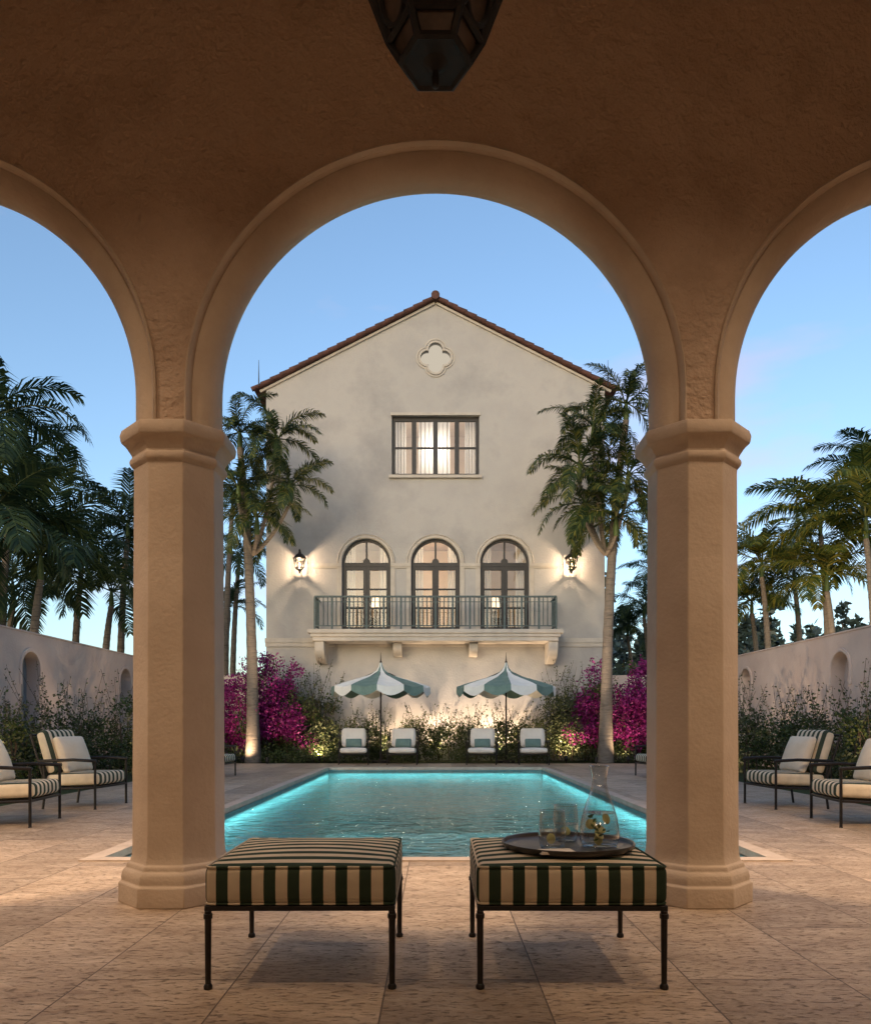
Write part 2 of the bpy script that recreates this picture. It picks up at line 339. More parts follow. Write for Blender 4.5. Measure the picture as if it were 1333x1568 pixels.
# ------------------------------------------------------------------ loggia
YF,YB=4.44,4.74; ZS,ZC=2.80,3.02; CX=(-3.126,0,3.126)
lg=empty('arched_loggia')
RO=1.452; RI=1.305
pts=[(-6.4,ZS)]
for cx in CX:
    pts.append((cx-RO,ZS))
    for i in range(49):
        a=math.pi-math.pi*i/48; pts.append((cx+RO*math.cos(a),ZC+RO*math.sin(a)))
    pts.append((cx+RO,ZS))
pts+=[(6.4,ZS),(6.4,5.75),(-6.4,5.75)]
poly_wall('arcade_wall',pts,[],YF,YB,M['loggia'],lg)
prof=[(RO+.004,YF+.02),(RO+.03,YF-.001),(RO+.028,YF-.018),(RO+.016,YF-.026),(RO+.004,YF-.014),(RO-.006,YF+.024)]
ym=YF+.15
for i in range(9):
    a=math.pi/2*i/8
    prof.append((RI+(RO-.013-RI)*(1-math.sin(a)) , YF+.022+(ym-YF-.022)*(1-math.cos(a))))
prof2=prof+[(r,YF+YB-y) for r,y in prof[::-1]]
mb=MB()
for cx in CX: mb.sweep_arch(cx,ZS,ZC,prof2,n=64)
mb.obj('archivolts',M['colstucco'],lg,smooth=32)
mb=MB()
mb.box(-6.4,6.4,-3.2,4.439,5.6,5.75); mb.box(-6.4,6.4,-3.4,-3.2,0,5.75)
mb.box(-6.6,-6.4,-3.4,4.9,0,5.75); mb.box(6.4,6.6,-3.4,4.9,0,5.75)
mb.obj('ceiling_and_walls',M['loggia'],lg)
mb=MB(); mb.box(-7,7,-3.8,5.1,5.76,5.95); mb.obj('roof',M['roof'],lg)
k8=1/math.cos(math.pi/8)/2
def column(x):
    mb=MB()
    P=[(.64,0),(.64,.11),(.635,.118),(.612,.125),(.608,.135),(.612,.15),(.60,.18),(.578,.197),(.56,.203),(.557,.218),(.545,.232),(.525,.236),(.515,.25),(.503,.28),(.497,.32),
       (.480,2.55),(.483,2.575),(.50,2.585),(.522,2.60),(.528,2.615),(.52,2.63),(.502,2.637),(.50,2.65),(.515,2.665),(.545,2.69),(.585,2.715),(.607,2.72),(.619,2.735),(.627,2.765),(.615,2.785),(.607,2.799)]
    mb.lathe([(r*k8,z) for r,z in P],8,rot=math.pi/8)
    return mb.obj('stone_column',M['colstucco'],smooth=28,bevel=.006,loc=(x,4.59,0))
for x in(-1.563,1.563,-4.689,4.689): column(x)

def lantern(name,loc,sc=1,parent=None,n=6,hang=0):
    e=empty(name,loc,(0,0,rad(0)),sc,parent)
    rings=[(.118,0),(.16,.065),(.228,.24),(.24,.34)]
    fr=MB(); rt=0
    def P(r,z,j): a=2*math.pi*j/n+rt; return (r*math.cos(a),r*math.sin(a),z)
    for r,z in rings: fr.tube([P(r,z,j) for j in range(n)],.014,6,closed=True)
    for j in range(n):
        fr.tube([P(r,z,j) for r,z in rings],.014,6)
        a0=Vector(P(.16,.065,j)); a1=Vector(P(.16,.065,j+1)); b0=Vector(P(.228,.24,j)); b1=Vector(P(.228,.24,j+1))
        cc=(a0+a1+b0+b1)/4; u=(b1-b0)/2*.62; v=((b0+b1)-(a0+a1))/4*.9
        fr.tube([cc+u*math.cos(t*math.pi/8)+v*math.sin(t*math.pi/8) for t in range(16)],.011,5,closed=True)
        fr.tube([a0,cc-u*.7-v*.6],.010,5); fr.tube([a1,cc+u*.7-v*.6],.010,5); fr.tube([b0,cc-u*.7+v*.6],.010,5); fr.tube([b1,cc+u*.7+v*.6],.010,5)
    fr.lathe([(.12,-.006),(.12,.006)],n,rot=rt)
    fr.lathe([(.002,-.09),(.012,-.085),(.014,-.06),(.01,-.035),(.03,-.012),(.045,-.006)],12)
    fr.lathe([(.26,.34),(.265,.355),(.16,.45),(.06,.50),(.03,.54),(.012,.56)],n,rot=rt)
    if hang:
        fr.tube([(0,0,.55),(0,0,hang)],.009,6); fr.lathe([(.07,hang-.04),(.09,hang-.01),(.09,hang)],16)
    fr.obj('frame',M['lantern'],e,smooth=35)
    gl=MB(); gl.lathe([(r-.012 if r>.02 else r,z) for r,z in rings],n,rot=rt,capb=False,capt=False)
    gl.obj('glass_panes',M['amber'],e)
    return e
lantern('hanging_lantern',(0,2.6,3.346),1.0,hang=2.25)
lantern('hanging_lantern',(-3.126,1.6,3.346),1.0,hang=2.25)
lantern('hanging_lantern',(3.126,1.6,3.346),1.0,hang=2.25)

def ceiling_fill(x,y,p,ang=95,blend=.9,tgt=None):  # added unseen ceiling spot, lights columns and floor below the upper wall
    e=empty('ceiling_fill_spot',(x,y,5.6))
    mb=MB(); mb.lathe([(.06,-.002),(.085,-.012),(.095,-.002)],20,capb=False,capt=False); mb.obj('trim_ring',M['bronze'],e,smooth=30)
    o=light('lamp','SPOT',(0,0,-.02),p,AMB,soft=.12,parent=e,spot_size=rad(ang),spot_blend=blend)
    if tgt: o.rotation_euler=(Vector(tgt)-Vector((x,y,5.6))).to_track_quat('-Z','Y').to_euler()
for sx in(-1,1):
    ceiling_fill(sx*3.4,2.6,900,80,1,(sx*3.3,4.6,0))
    ceiling_fill(sx*1.5,1.6,290,72,1,(sx*1.65,4.3,0.8))
for x in(-3.1,3.1,0):  # lamps added behind the camera as warm fill for the arcade wall
    e=empty('rear_fill_lamp',(x,-3.0,2.0))
    mb=MB(); mb.lathe([(.10,-.14),(.14,.14)],16,1,capb=False,capt=False); mb.tube([(0,-.2,-.2),(0,-.08,-.22),(0,0,-.16),(0,0,.05)],.012,8,0); mb.lathe([(.06,0),(.06,.02)],16,0,X=Matrix.Translation((0,-.198,-.2))@Matrix.Rotation(rad(-90),4,'X'))
    mb.obj('bracket_and_shade',[M['bronze'],emis('fill_lamp_shade',(1,.7,.42),1.5)],e,smooth=40)  # glowing shade belongs to the added fill lamp
    light('lamp','POINT',(0,.30,.1),32,AMB,.16,parent=e)
for x in(-1.563,1.563,-4.689,4.689):  # added spots hidden behind the piers, warm up terrace and chairs
    e=empty('pier_fill_spot',(x,4.90,3.95))
    mb=MB(); mb.lathe([(.05,.0),(.075,.05),(.075,.16),(.03,.20)],10,capb=False); mb.tube([(0,-.15,.1),(0,-.07,.1)],.02,8); mb.obj('housing',M['bronze'],e,smooth=40)
    tx=x*1.35 if abs(x)<2 else x*.85
    o=light('lamp','SPOT',(0,0,.03),620,AMB,.05,parent=e,spot_size=rad(125),spot_blend=1)
    o.rotation_euler=(Vector((tx,6.2,0))-Vector((x,4.9,3.95))).to_track_quat('-Z','Y').to_euler()

# ------------------------------------------------------------------ ottomans
def axis_pts(h,r,n):
    a=[-h,-h+.1*r,-h+.3*r,-h+.6*r,-h+r]
    b=[-(h-r)+2*(h-r)*i/n for i in range(1,n)]
    return a+b+[-t for t in a[::-1]]
def cushion(name,sx,sy,sz,r=.03,puff=.02,mats=None,parent=None,loc=(0,0,0),rot=(0,0,0),n=10,split=False,edgepuff=0):
    h=(sx/2,sy/2,sz/2); r=min(r,sz/2*.95)
    A=[axis_pts(h[0],r,n),axis_pts(h[1],r,n),axis_pts(h[2],r,3)]
    bm=bmesh.new(); cache={}
    def V(p):
        k=tuple(round(c,5) for c in p)
        if k in cache: return cache[k]
        q=Vector([max(-(h[i]-r),min(h[i]-r,p[i])) for i in range(3)])
        dd=Vector(p)-q
        if dd.length>0: pp=q+dd.normalized()*r
        else: pp=Vector(p)
        fx=1-(abs(p[0])/h[0])**2.2; fy=1-(abs(p[1])/h[1])**2.2; fz=1-(abs(p[2])/h[2])**2
        sg=1 if p[2]>0 else -1
        pp.z+=sg*puff*fx*fy*(abs(p[2])/h[2])
        pp.x+=edgepuff*fy*fz*(p[0]/h[0]); pp.y+=edgepuff*fx*fz*(p[1]/h[1])
        cache[k]=bm.verts.new(pp); return cache[k]
    for ax in range(3):
        u,v=[i for i in range(3) if i!=ax]
        for sg in(-1,1):
            for i in range(len(A[u])-1):
                for j in range(len(A[v])-1):
                    qs=[]
                    for a,b in((i,j),(i+1,j),(i+1,j+1),(i,j+1)):
                        p=[0,0,0]; p[ax]=sg*h[ax]; p[u]=A[u][a]; p[v]=A[v][b]; qs.append(V(p))
                    try:
                        f=bm.faces.new(qs); f.smooth=True
                        if split: f.material_index=0 if ax==1 else 1
                    except Exception: pass
    bmesh.ops.recalc_face_normals(bm,faces=bm.faces)
    me=bpy.data.meshes.new(name); bm.to_mesh(me); bm.free()
    for m in mats: me.materials.append(m)
    return link(name,me,parent,loc=loc,rot=rot)
def rrect(hx,hy,r,z,n=5):
    P=[]
    for cx,cy,a0 in((hx-r,hy-r,0),(-hx+r,hy-r,90),(-hx+r,-hy+r,180),(hx-r,-hy+r,270)):
        for i in range(n+1):
            a=rad(a0+90*i/n); P.append((cx+r*math.cos(a),cy+r*math.sin(a),z))
    return P
def ottoman(x,rotz=0):
    e=empty('striped_ottoman',(x,3.35,0),(0,0,rotz))
    cushion('cushion',.755,.755,.155,.028,.024,[M['sx'],M['sy']],e,loc=(0,0,.412),split=True,n=14,edgepuff=.008)
    mb=MB()
    for z in(.485,.340): mb.tube(rrect(.374,.374,.026,z),.0048,6,closed=True)
    mb.obj('piping',M['sx'],e,smooth=40)
    mb=MB(); h=.365
    mb.box(-h-.012,h+.012,-h-.012,-h+.012,.312,.332); mb.box(-h-.012,h+.012,h-.012,h+.012,.312,.332)
    mb.box(-h-.012,-h+.012,-h+.012,h-.012,.312,.332); mb.box(h-.012,h+.012,-h+.012,h-.012,.312,.332)
    mb.box(-h,h,-h+.012,h-.012,.318,.326)
    for a in(-1,1):
        for b in(-1,1):
            mb.tube([(a*h,b*h,.312),(a*h,b*h,.02)],[.014,.0115],10)
            mb.lathe([(.017,0),(.018,.012),(.012,.022)],10,X=Matrix.Translation((a*h,b*h,0)))
            mb.tube([(a*h,b*h,.28),(a*h,b*h,.30)],.018,10)
    mb.obj('frame',M['bronze'],e,smooth=35,bevel=.002)
    return e
ottoman(-.54,rad(.4)); ottoman(.545,rad(-.4))

TX,TY,TZ=.585,3.33,.512
e=empty('serving_tray',(TX,TY,TZ))
mb=MB(); mb.lathe([(.0,.004),(.268,.004),(.277,.008),(.283,.022),(.290,.024),(.291,.018),(.284,.003),(.275,-.003),(0,-.003)],64,capb=False,capt=False)
mb.obj('tray',M['tray'],e,smooth=40)
def slice_(mb,T,r):
    mb.lathe([(r*.93,-.0022),(r,-.001),(r,.001),(r*.93,.0022)],18,X=T)
def circ(r,z,n=32): return [(r*math.cos(2*math.pi*t/n),r*math.sin(2*math.pi*t/n),z) for t in range(n)]
def carafe(x,y):
    e=empty('glass_carafe',(x,y,TZ+.005))
    out=[(.0,.001),(.060,.001),(.074,.006),(.083,.025),(.086,.05),(.084,.085),(.077,.125),(.066,.165),(.052,.205),(.041,.235),(.034,.262),(.031,.285),(.032,.305),(.037,.335),(.042,.352)]
    mb=MB(); mb.lathe(out,40,capb=False,capt=False)
    mb.tube(circ(.042,.352),.0028,6,closed=True); mb.tube(circ(.074,.006),.0035,6,closed=True)
    mb.obj('glass',M['drink'],e,smooth=60)
    wb=MB(); wb.lathe([(0,.150),(.070,.150)],40,capb=False,capt=False); wb.tube(circ(.0695,.150),.0018,6,closed=True); wb.obj('water_surface',M['liq'],e,smooth=50)
    lm=MB()
    for i in range(5):
        T=Matrix.Translation((R(-.04,.04),R(-.04,.04),.03+.022*i))@Matrix.Rotation(R(.6,1.5),4,'X')@Matrix.Rotation(R(0,1),4,'Y')
        slice_(lm,T,.024)
    lm.obj('lemon_slices',M['lemon'],e,smooth=40)
    ml=MB()
    for i in range(16):
        T=Matrix.Translation((R(-.045,.045),R(-.045,.045),R(.03,.145)))@Matrix.Rotation(R(0,3),4,'X')@Matrix.Rotation(R(0,3),4,'Z')
        ml.add([(-.014,0,0),(0,.007,.002),(.014,0,0),(0,-.007,.002)],[(0,1,2,3)],0,T)
    ml.obj('mint_leaves',M['mint'],e)
def tumbler(x,y):
    e=empty('drinking_glass',(x,y,TZ+.005))
    out=[(0,.001),(.042,.001),(.050,.006),(.056,.03),(.059,.06),(.058,.10),(.054,.14),(.051,.165)]
    mb=MB(); mb.lathe(out,32,capb=False,capt=False)
    mb.tube(circ(.051,.165),.0024,6,closed=True); mb.tube(circ(.047,.005),.0035,6,closed=True)
    mb.obj('glass',M['drink'],e,smooth=60)
    wb=MB(); wb.lathe([(0,.08),(.0575,.08)],32,capb=False,capt=False); wb.tube(circ(.057,.08),.0016,6,closed=True); wb.obj('water_surface',M['liq'],e,smooth=50)
    lm=MB()
    T=Matrix.Translation((R(-.02,.02),R(-.02,.02),.045))@Matrix.Rotation(R(.8,1.4),4,'X')@Matrix.Rotation(R(0,1),4,'Y')
    slice_(lm,T,.023)
    lm.obj('lemon_slices',M['lemon'],e,smooth=40)
carafe(.715,3.28); tumbler(.50,3.22); tumbler(.595,3.44)
mb=MB()
for i in range(3): mb.box(-.075+.003*i,.075-.002*i,-.04,.04,.004*i,.004*i+.0035)
mb.obj('folded_napkin',M['white'],bevel=.0015,loc=(.50,3.115,TZ+.006),rot=(0,0,rad(8)))

# ------------------------------------------------------------------ chairs
def chair(loc,rotz,kind='striped'):
    e=empty('lounge_chair',loc,(0,0,rotz))   # faces local -Y
    w=.385; f=MB(); t=.015
    for sx in(-1,1):
        x=sx*w
        f.tube([(x,-.38,0),(x,-.38,.60)],t,8); f.tube([(x,.30,0),(x,.26,.28),(x,.30,.60)],t,8)
        f.tube([(x,-.40,.60),(x,-.1,.615),(x,.30,.60),(x,.36,.60)],[.020]*4,8)
        f.tube([(x,-.38,.27),(x,.27,.25)],t,8)
        f.tube([(x,.25,.26),(x,.46,.92)],t,8)
        f.lathe([(.020,0),(.014,.02)],8,X=Matrix.Translation((x,-.38,0)))
    for y,z in((-.38,.27),(.27,.25),(.46,.92),(.36,.6)): f.tube([(-w,y,z),(w,y,z)],t,8)
    for i in range(1,6):
        x=-w+2*w*i/6; f.tube([(x,.27,.25),(x,.46,.92)],.006,6); f.tube([(x,-.38,.265),(x,.27,.245)],.006,6)
    f.obj('frame',M['bronze'],e,smooth=40)
    if kind=='striped':
        cushion('seat_cushion',.70,.70,.15,.05,.02,[M['sxc']],e,loc=(0,-.06,.365),rot=(rad(-2),0,0),n=6)
        cushion('back_cushion',.66,.15,.58,.06,.0,[M['sxc']],e,loc=(0,.30,.70),rot=(rad(-17),0,0),n=6,edgepuff=.025)
        cushion('throw_pillow',.56,.48,.08,.035,.07,[M['cream']],e,loc=(0,.13,.67),rot=(rad(70),0,rad(R(-5,5))),n=8)
    else:
        cushion('seat_cushion',.70,.70,.13,.05,.02,[M['white']],e,loc=(0,-.06,.365),rot=(rad(-2),0,0),n=6)
        cushion('back_cushion',.62,.15,.52,.06,.0,[M['white']],e,loc=(0,.30,.70),rot=(rad(-17),0,0),n=6,edgepuff=.025)
        cushion('throw_pillow',.42,.24,.07,.03,.05,[M['tealc']],e,loc=(0,.15,.56),rot=(rad(68),0,rad(R(-6,6))),n=6)
    return e
for y,dr in((8.0,6),(9.7,-5),(13.6,3),(15.2,-4)):
    chair((-4.55,y,0),rad(90+dr)); chair((4.55,y,0),rad(-90-dr))
for px in(543,617,736,813): chair(((px-666)/56.5,20.0,0),rad(R(-7,7)),'white')

# ------------------------------------------------------------------ umbrellas
def umbrella(x,y):
    e=empty('patio_umbrella',(x,y,0))
    n=12; Rr=1.36
    prof=[(.02,2.80),(.06,2.66),(.14,2.54),(.32,2.43),(.60,2.335),(.90,2.25),(1.15,2.175),(Rr,2.10)]
    cn=MB()
    for s in range(n):
        mi=s%2; sub=6; a0=2*math.pi*(s-.5)/n; da=2*math.pi/n
        vs=[];fs=[]
        for r,z in prof:
            for k in range(sub+1):
                a=a0+da*k/sub; sg=math.cos(math.pi*(k/sub-.5))
                vs.append((r*math.cos(a)*(1-.025*sg*r),r*math.sin(a)*(1-.025*sg*r),z-.035*sg*r))
        for i in range(len(prof)-1):
            for k in range(sub): fs.append((i*(sub+1)+k,(i+1)*(sub+1)+k,(i+1)*(sub+1)+k+1,i*(sub+1)+k+1))
        b=len(vs)
        for k in range(sub+1):
            a=a0+da*k/sub; sg=math.cos(math.pi*(k/sub-.5)); rr=Rr*(1-.025*sg*Rr)
            x1,y1=rr*math.cos(a),rr*math.sin(a); zt=2.10-.035*sg*Rr
            vs.append((x1*1.004,y1*1.004,zt)); vs.append((x1*1.012,y1*1.012,zt-.15-.09*sg))
        for k in range(sub): fs.append((b+2*k,b+2*k+1,b+2*k+3,b+2*k+2))
        cn.add(vs,fs,mi)
    cn.obj('canopy',[M['tealc'],M['whitec']],e,smooth=30,rot=(0,0,rad(15)))
    p=MB(); p.tube([(0,0,0),(0,0,2.75)],.022,12); p.lathe([(.03,2.76),(.035,2.79),(.018,2.82),(.012,2.9),(.004,3.05)],10)
    p.lathe([(.26,0),(.26,.05),(.24,.07),(.04,.09),(.035,.3)],24)
    for s in range(n):
        a=2*math.pi*(s-.5)/n+rad(15); c_,s_=math.cos(a),math.sin(a)
        p.tube([(.1*c_,.1*s_,2.54),(.6*c_,.6*s_,2.315),(1.34*c_,1.34*s_,2.09)],.008,5); p.tube([(.03*c_,.03*s_,2.0),(.7*c_,.7*s_,2.28)],.006,5)
    p.obj('pole_and_ribs',M['bronze'],e,smooth=40)
umbrella(-1.51,20.75); umbrella(1.95,20.75)

# ------------------------------------------------------------------ house
HY=23.0; HW=5.18
hs=empty('stucco_house')
def archpoly(cx,r,z0,zc,n=24):
    return [(cx-r,z0)]+[(cx-r*math.cos(math.pi*i/n),zc+r*math.sin(math.pi*i/n)) for i in range(n+1)]+[(cx+r,z0)]
DX=(-2.12,0,2.12); DR=.745; DZ0,DZC=3.88,6.01
def quat(off=0,n=48,zc=12.29):
    P=[]
    d,rho=.25,.215+off
    for i in range(n):
        t=2*math.pi*i/n; ph=(t+math.pi/4)%(math.pi/2)-math.pi/4
        r=d*math.cos(ph)+math.sqrt(max(0,rho*rho-(d*math.sin(ph))**2)); P.append((r*math.cos(t),zc+r*math.sin(t)))
    return P
holes=[archpoly(cx,DR,DZ0,DZC) for cx in DX]+[[(-1.34,8.69),(-1.34,10.52),(1.34,10.52),(1.34,8.69)],quat()]
EZ=11.38; PKZ=14.0
poly_wall('front_wall',[(-HW,-.05),(HW,-.05),(HW,EZ),(0,PKZ),(-HW,EZ)],holes,HY,HY+.32,M['house'],hs)
poly_wall('rear_wall',[(-HW,-.05),(HW,-.05),(HW,EZ),(0,PKZ),(-HW,EZ)],[],HY+11.7,HY+12,M['house'],hs)
mb=MB(); mb.box(-HW,-HW+.3,HY+.321,HY+11.699,-.05,EZ+.1); mb.box(HW-.3,HW,HY+.321,HY+11.699,-.05,EZ+.1); mb.obj('side_walls',M['house'],hs)
rf=MB(); sl=math.atan2(PKZ-EZ,HW)
for sx in(-1,1):
    X=Matrix.Translation((0,0,PKZ+.02))@Matrix.Rotation(sl if sx>0 else -sl,4,'Y')
    ln=(HW+.34)/math.cos(sl)
    a,b=(0,ln) if sx>0 else (-ln,0)
    rf.box(a,b,HY-.16,HY+12.2,.0,.06,0,X)
    k=int(ln/.34)
    for i in range(k+1):
        d0=i*ln/(k+1); d1=d0+ln/(k+1)+.05
        rf.tube([(d0*sx,HY-.13,.05),(d1*sx,HY-.13,.07)],[.06,.075],10,0,X)
    for yy in range(40):
        y=HY+.12+yy*.3; rf.tube([(0.05*sx,y,.06),(ln*sx,y,.06)],.07,8,0,X)
rf.tube([(0,HY-.24,PKZ+.10),(0,HY+12.2,PKZ+.10)],.13,12)
rf.obj('tile_roof',M['roof'],hs,smooth=40)
sf=MB()
for sx in(-1,1):
    X=Matrix.Translation((0,0,PKZ))@Matrix.Rotation(sl if sx>0 else -sl,4,'Y'); ln=(HW+.2)/math.cos(sl)
    a,b=(0.05,ln) if sx>0 else (-ln,-.05)
    sf.box(a,b,HY-.06,HY-.002,-.07,-.002,0,X)
sf.tube([(-HW-.18,HY-.2,EZ-.05),(-HW-.18,HY-.2,EZ+.75)],[.02,.006],6,1); sf.tube([(HW+.05,HY-.2,EZ-.05),(HW+.05,HY-.2,EZ+.75)],[.02,.006],6,1)
sf.obj('rake_moulding',[M['trim'],M['blackframe']],hs)
tr=MB()
ya=HY-.045
for cx in DX:
    tr.sweep_arch(cx,DZC-.02,DZC,[(DR+.005,HY+.03),(DR+.005,ya+.02),(DR+.03,ya),(DR+.075,ya),(DR+.09,ya+.02),(DR+.12,ya-.012),(DR+.15,ya+.02),(DR+.15,HY+.03)],n=32)
    for sx in(-1,1):
        x0=cx+sx*(DR+.005); x1=cx+sx*(DR+.14); a,b=min(x0,x1),max(x0,x1)
        tr.box(a,b,HY-.03,HY+.02,DZ0,DZC-.161)
for a,b in((-3.75,-2.12-DR-.004),(-2.12+DR+.004,-DR-.004),(DR+.004,2.12-DR-.004),(2.12+DR+.004,3.75)):
    tr.box(a,b,HY-.06,HY+.01,DZC-.11,DZC-.022); tr.box(a,b,HY-.04,HY+.01,DZC-.16,DZC-.112)
tr.box(-HW-.03,HW+.03,HY-.07,HY+.01,3.56,3.70); tr.box(-HW-.02,HW+.02,HY-.045,HY+.01,3.44,3.558)
tr.box(-1.42,1.42,HY-.09,HY+.1,8.60,8.688); tr.box(-1.37,1.37,HY-.05,HY+.01,10.523,10.60)
for o0,o1,yy in((.0,.06,HY-.04),(.085,.13,HY-.025)):
    qo,qi=quat(off=o1),quat(off=o0); k=len(qo)
    vs=[(x,yy,z) for x,z in qo]+[(x,yy,z) for x,z in qi]+[(x,HY+.02,z) for x,z in qo]+[(x,HY+.05,z) for x,z in qi]
    fs=[]
    for i in range(k):
        j=(i+1)%k; fs+=[(i,j,k+j,k+i),(i,2*k+i,2*k+j,j),(k+i,k+j,3*k+j,3*k+i)]
    tr.add(vs,fs)
tr.obj('stone_trim',M['trim'],hs,smooth=30)
bl=MB(); BY=22.02
bl.box(-3.62,3.62,BY+.06,HY-.002,3.52,3.64); bl.box(-3.68,3.68,BY+.02,HY-.002,3.641,3.74); bl.box(-3.76,3.76,BY-.03,HY-.002,3.741,3.86)
for cx,bg_ in((-3.43,1),(-1.14,0),(1.14,0),(3.48,1)):
    wd=.14 if bg_ else .13; dp=.85 if bg_ else .6; hh=.62 if bg_ else .40
    P=[(0,0),(0,-hh)]+[( .08+ (dp-.08)*(math.sin(t/8*math.pi/2)), -hh+ (hh-.16)*(1-math.cos(t/8*math.pi/2))) for t in range(9)]+[(dp,0)]
    vs=[(cx-wd,HY-.002-a,3.519+b) for a,b in P]+[(cx+wd,HY-.002-a,3.519+b) for a,b in P]; q=len(P)
    bl.add(vs,[tuple(range(q)),tuple(range(q,2*q))[::-1]]+[(i,(i+1)%q,q+(i+1)%q,q+i) for i in range(q)])
bl.obj('balcony_slab',M['trim'],hs,smooth=30,bevel=.015)
rl=MB(); RX=3.55; RY=BY+.08
rl.box(-RX,RX,RY-.03,RY+.03,4.80,4.85); rl.box(-RX,RX,RY-.015,RY+.015,3.95,3.98); rl.box(-RX,RX,RY-.012,RY+.012,4.66,4.68)
for sx in(-1,1):
    x=sx*RX; rl.box(x-.03,x+.03,RY+.03,HY,4.80,4.85); rl.box(x-.015,x+.015,RY+.02,HY,3.95,3.98)
    for i in range(1,8): rl.tube([(x,RY+i*.11,3.98),(x,RY+i*.11,4.80)],.011,6)
nn=56
for i in range(nn+1):
    x=-RX+2*RX*i/nn
    if i%8 in(0,4) : rl.box(x-.028,x+.028,RY-.022,RY+.022,3.861,4.80)
    else: rl.tube([(x,RY,3.98),(x,RY,4.80)],.015,6)
rl.obj('balcony_railing',M['verdigris'],hs)
dr=MB(); gl=MB(); Y0,Y1=HY+.12,HY+.19
for cx in DX:
    dr.sweep_arch(cx,DZ0,DZC,[(DR-.002,Y0),(DR-.002,Y1),(DR-.075,Y1),(DR-.075,Y0)],n=24)
    dr.box(cx-DR+.075,cx+DR-.075,Y0+.002,Y1,DZC-.09,DZC+.03)
    dr.box(cx-.028,cx+.028,Y0+.004,Y1-.01,DZC+.03,DZC+DR-.07)
    dr.lathe([(.11,-.03),(.11,.03)],16,X=Matrix.Translation((cx,Y0+.03,DZC+.05))@Matrix.Rotation(rad(90),4,'X'))
    dr.box(cx-.10,cx+.10,Y0+.004,Y1-.005,DZ0,DZC-.09)
    dr.box(cx-.010,cx+.010,Y0-.004,Y0+.004,DZ0,DZC-.09)
    for sx in(-1,1):
        a,b=(cx-DR+.075,cx-.10) if sx<0 else (cx+.10,cx+DR-.075)
        so=(a,a+.06) if sx<0 else (b-.06,b)
        dr.box(so[0],so[1],Y0+.006,Y1-.012,DZ0,DZC-.09)
        aa,bb=(a+.06,b) if sx<0 else (a,b-.06)
        dr.box(aa,bb,Y0+.008,Y1-.014,DZ0,DZ0+.18); dr.box(aa,bb,Y0+.008,Y1-.014,DZC-.20,DZC-.09)
        for z in(4.62,5.20): dr.box(aa,bb,Y0+.012,Y1-.02,z,z+.05)
        dr.tube([(cx+sx*.05,Y0-.03,4.85),(cx+sx*.05,Y0-.03,5.0)],.01,6)
    gl.add([(x,Y0+.04,z) for x,z in archpoly(cx,DR-.04,DZ0,DZC)],[tuple(range(27))])
wx,wz0,wz1=1.335,8.695,10.515
dr.box(-wx,wx,Y0,Y1,wz0,wz0+.09); dr.box(-wx,wx,Y0,Y1,wz1-.12,wz1)
for a in(-wx,wx-.10): dr.box(a,a+.10,Y0+.001,Y1-.001,wz0+.09,wz1-.12)
for x in(-.66,0,.66): dr.box(x-.07,x+.07,Y0+.002,Y1-.003,wz0+.09,wz1-.12)
for i in range(4):
    a=-wx+.08+i*.655; dr.box(a+.02,a+.53,Y0+.012,Y1-.02,9.55,9.61)
gl.add([(-wx+.02,Y0+.04,wz0),(wx-.02,Y0+.04,wz0),(wx-.02,Y0+.04,wz1),(-wx+.02,Y0+.04,wz1)],[(0,1,2,3)])
dr.obj('window_frames',M['blackframe'],hs,bevel=.006); gl.obj('window_panes',M['glass'],hs)
qg=MB(); qg.add([(x,HY+.14,z) for x,z in quat(off=.02)],[tuple(range(48))]); qg.obj('quatrefoil_pane',M['quat'],hs)
rm=MB()
def room(x0,x1,y0,y1,z0,z1):
    rm.add([(x0,y0,z0),(x1,y0,z0),(x1,y1,z0),(x0,y1,z0),(x0,y0,z1),(x1,y0,z1),(x1,y1,z1),(x0,y1,z1)],[(0,1,2,3),(7,6,5,4),(3,2,6,7),(0,3,7,4),(2,1,5,6)])
room(-4.8,4.8,HY+.33,27,3.86,7.3); room(-2.8,2.8,HY+.33,26.5,8.4,11.2)
for x in(-1.06,1.06): rm.box(x-.06,x+.06,HY+1.4,26.98,3.87,7.29)
rm.obj('rooms',M['room'],hs,recalc=False)
ct=MB()
def curtain(x0,x1,y,z0,z1,fold=.09):
    n=max(8,int((x1-x0)/.018)); vs=[];fs=[]; ph=R(0,6)
    for i in range(n+1):
        x=x0+(x1-x0)*i/n; yy=y+.035*math.sin(2*math.pi*(x-x0)/fold+ph)+.012*math.sin(23*x)
        vs+=[(x,yy,z0),(x,yy,z1)]
    for i in range(n): fs.append((2*i,2*i+2,2*i+3,2*i+1))
    ct.add(vs,fs)
for cx in DX:
    curtain(cx-.85,cx-.38,HY+.5,3.9,6.9); curtain(cx+.38,cx+.85,HY+.5,3.9,6.9)
curtain(-1.6,-.92,HY+.5,8.5,10.9); curtain(.92,1.6,HY+.5,8.5,10.9)
curtain(-.52,-.02,HY+.6,8.5,10.9,.13); curtain(.02,.45,HY+.6,8.5,10.9,.13)
ct.obj('curtains',M['curtain'],hs,smooth=60)
fn=MB()
for cx in(-2.0,2.0):
    fn.box(cx-.5,cx+.5,25.6,26.1,3.87,4.7,0); fn.lathe([(.06,4.7),(.03,4.8),(.09,4.95),(.03,5.1)],12,1,X=Matrix.Translation((cx,25.8,0)))
    fn.lathe([(.22,5.1),(.15,5.42)],16,2,X=Matrix.Translation((cx,25.8,0)),capb=False)
fn.obj('furniture',[M['wood'],M['trim'],M['lamp_shade']],hs,smooth=30)
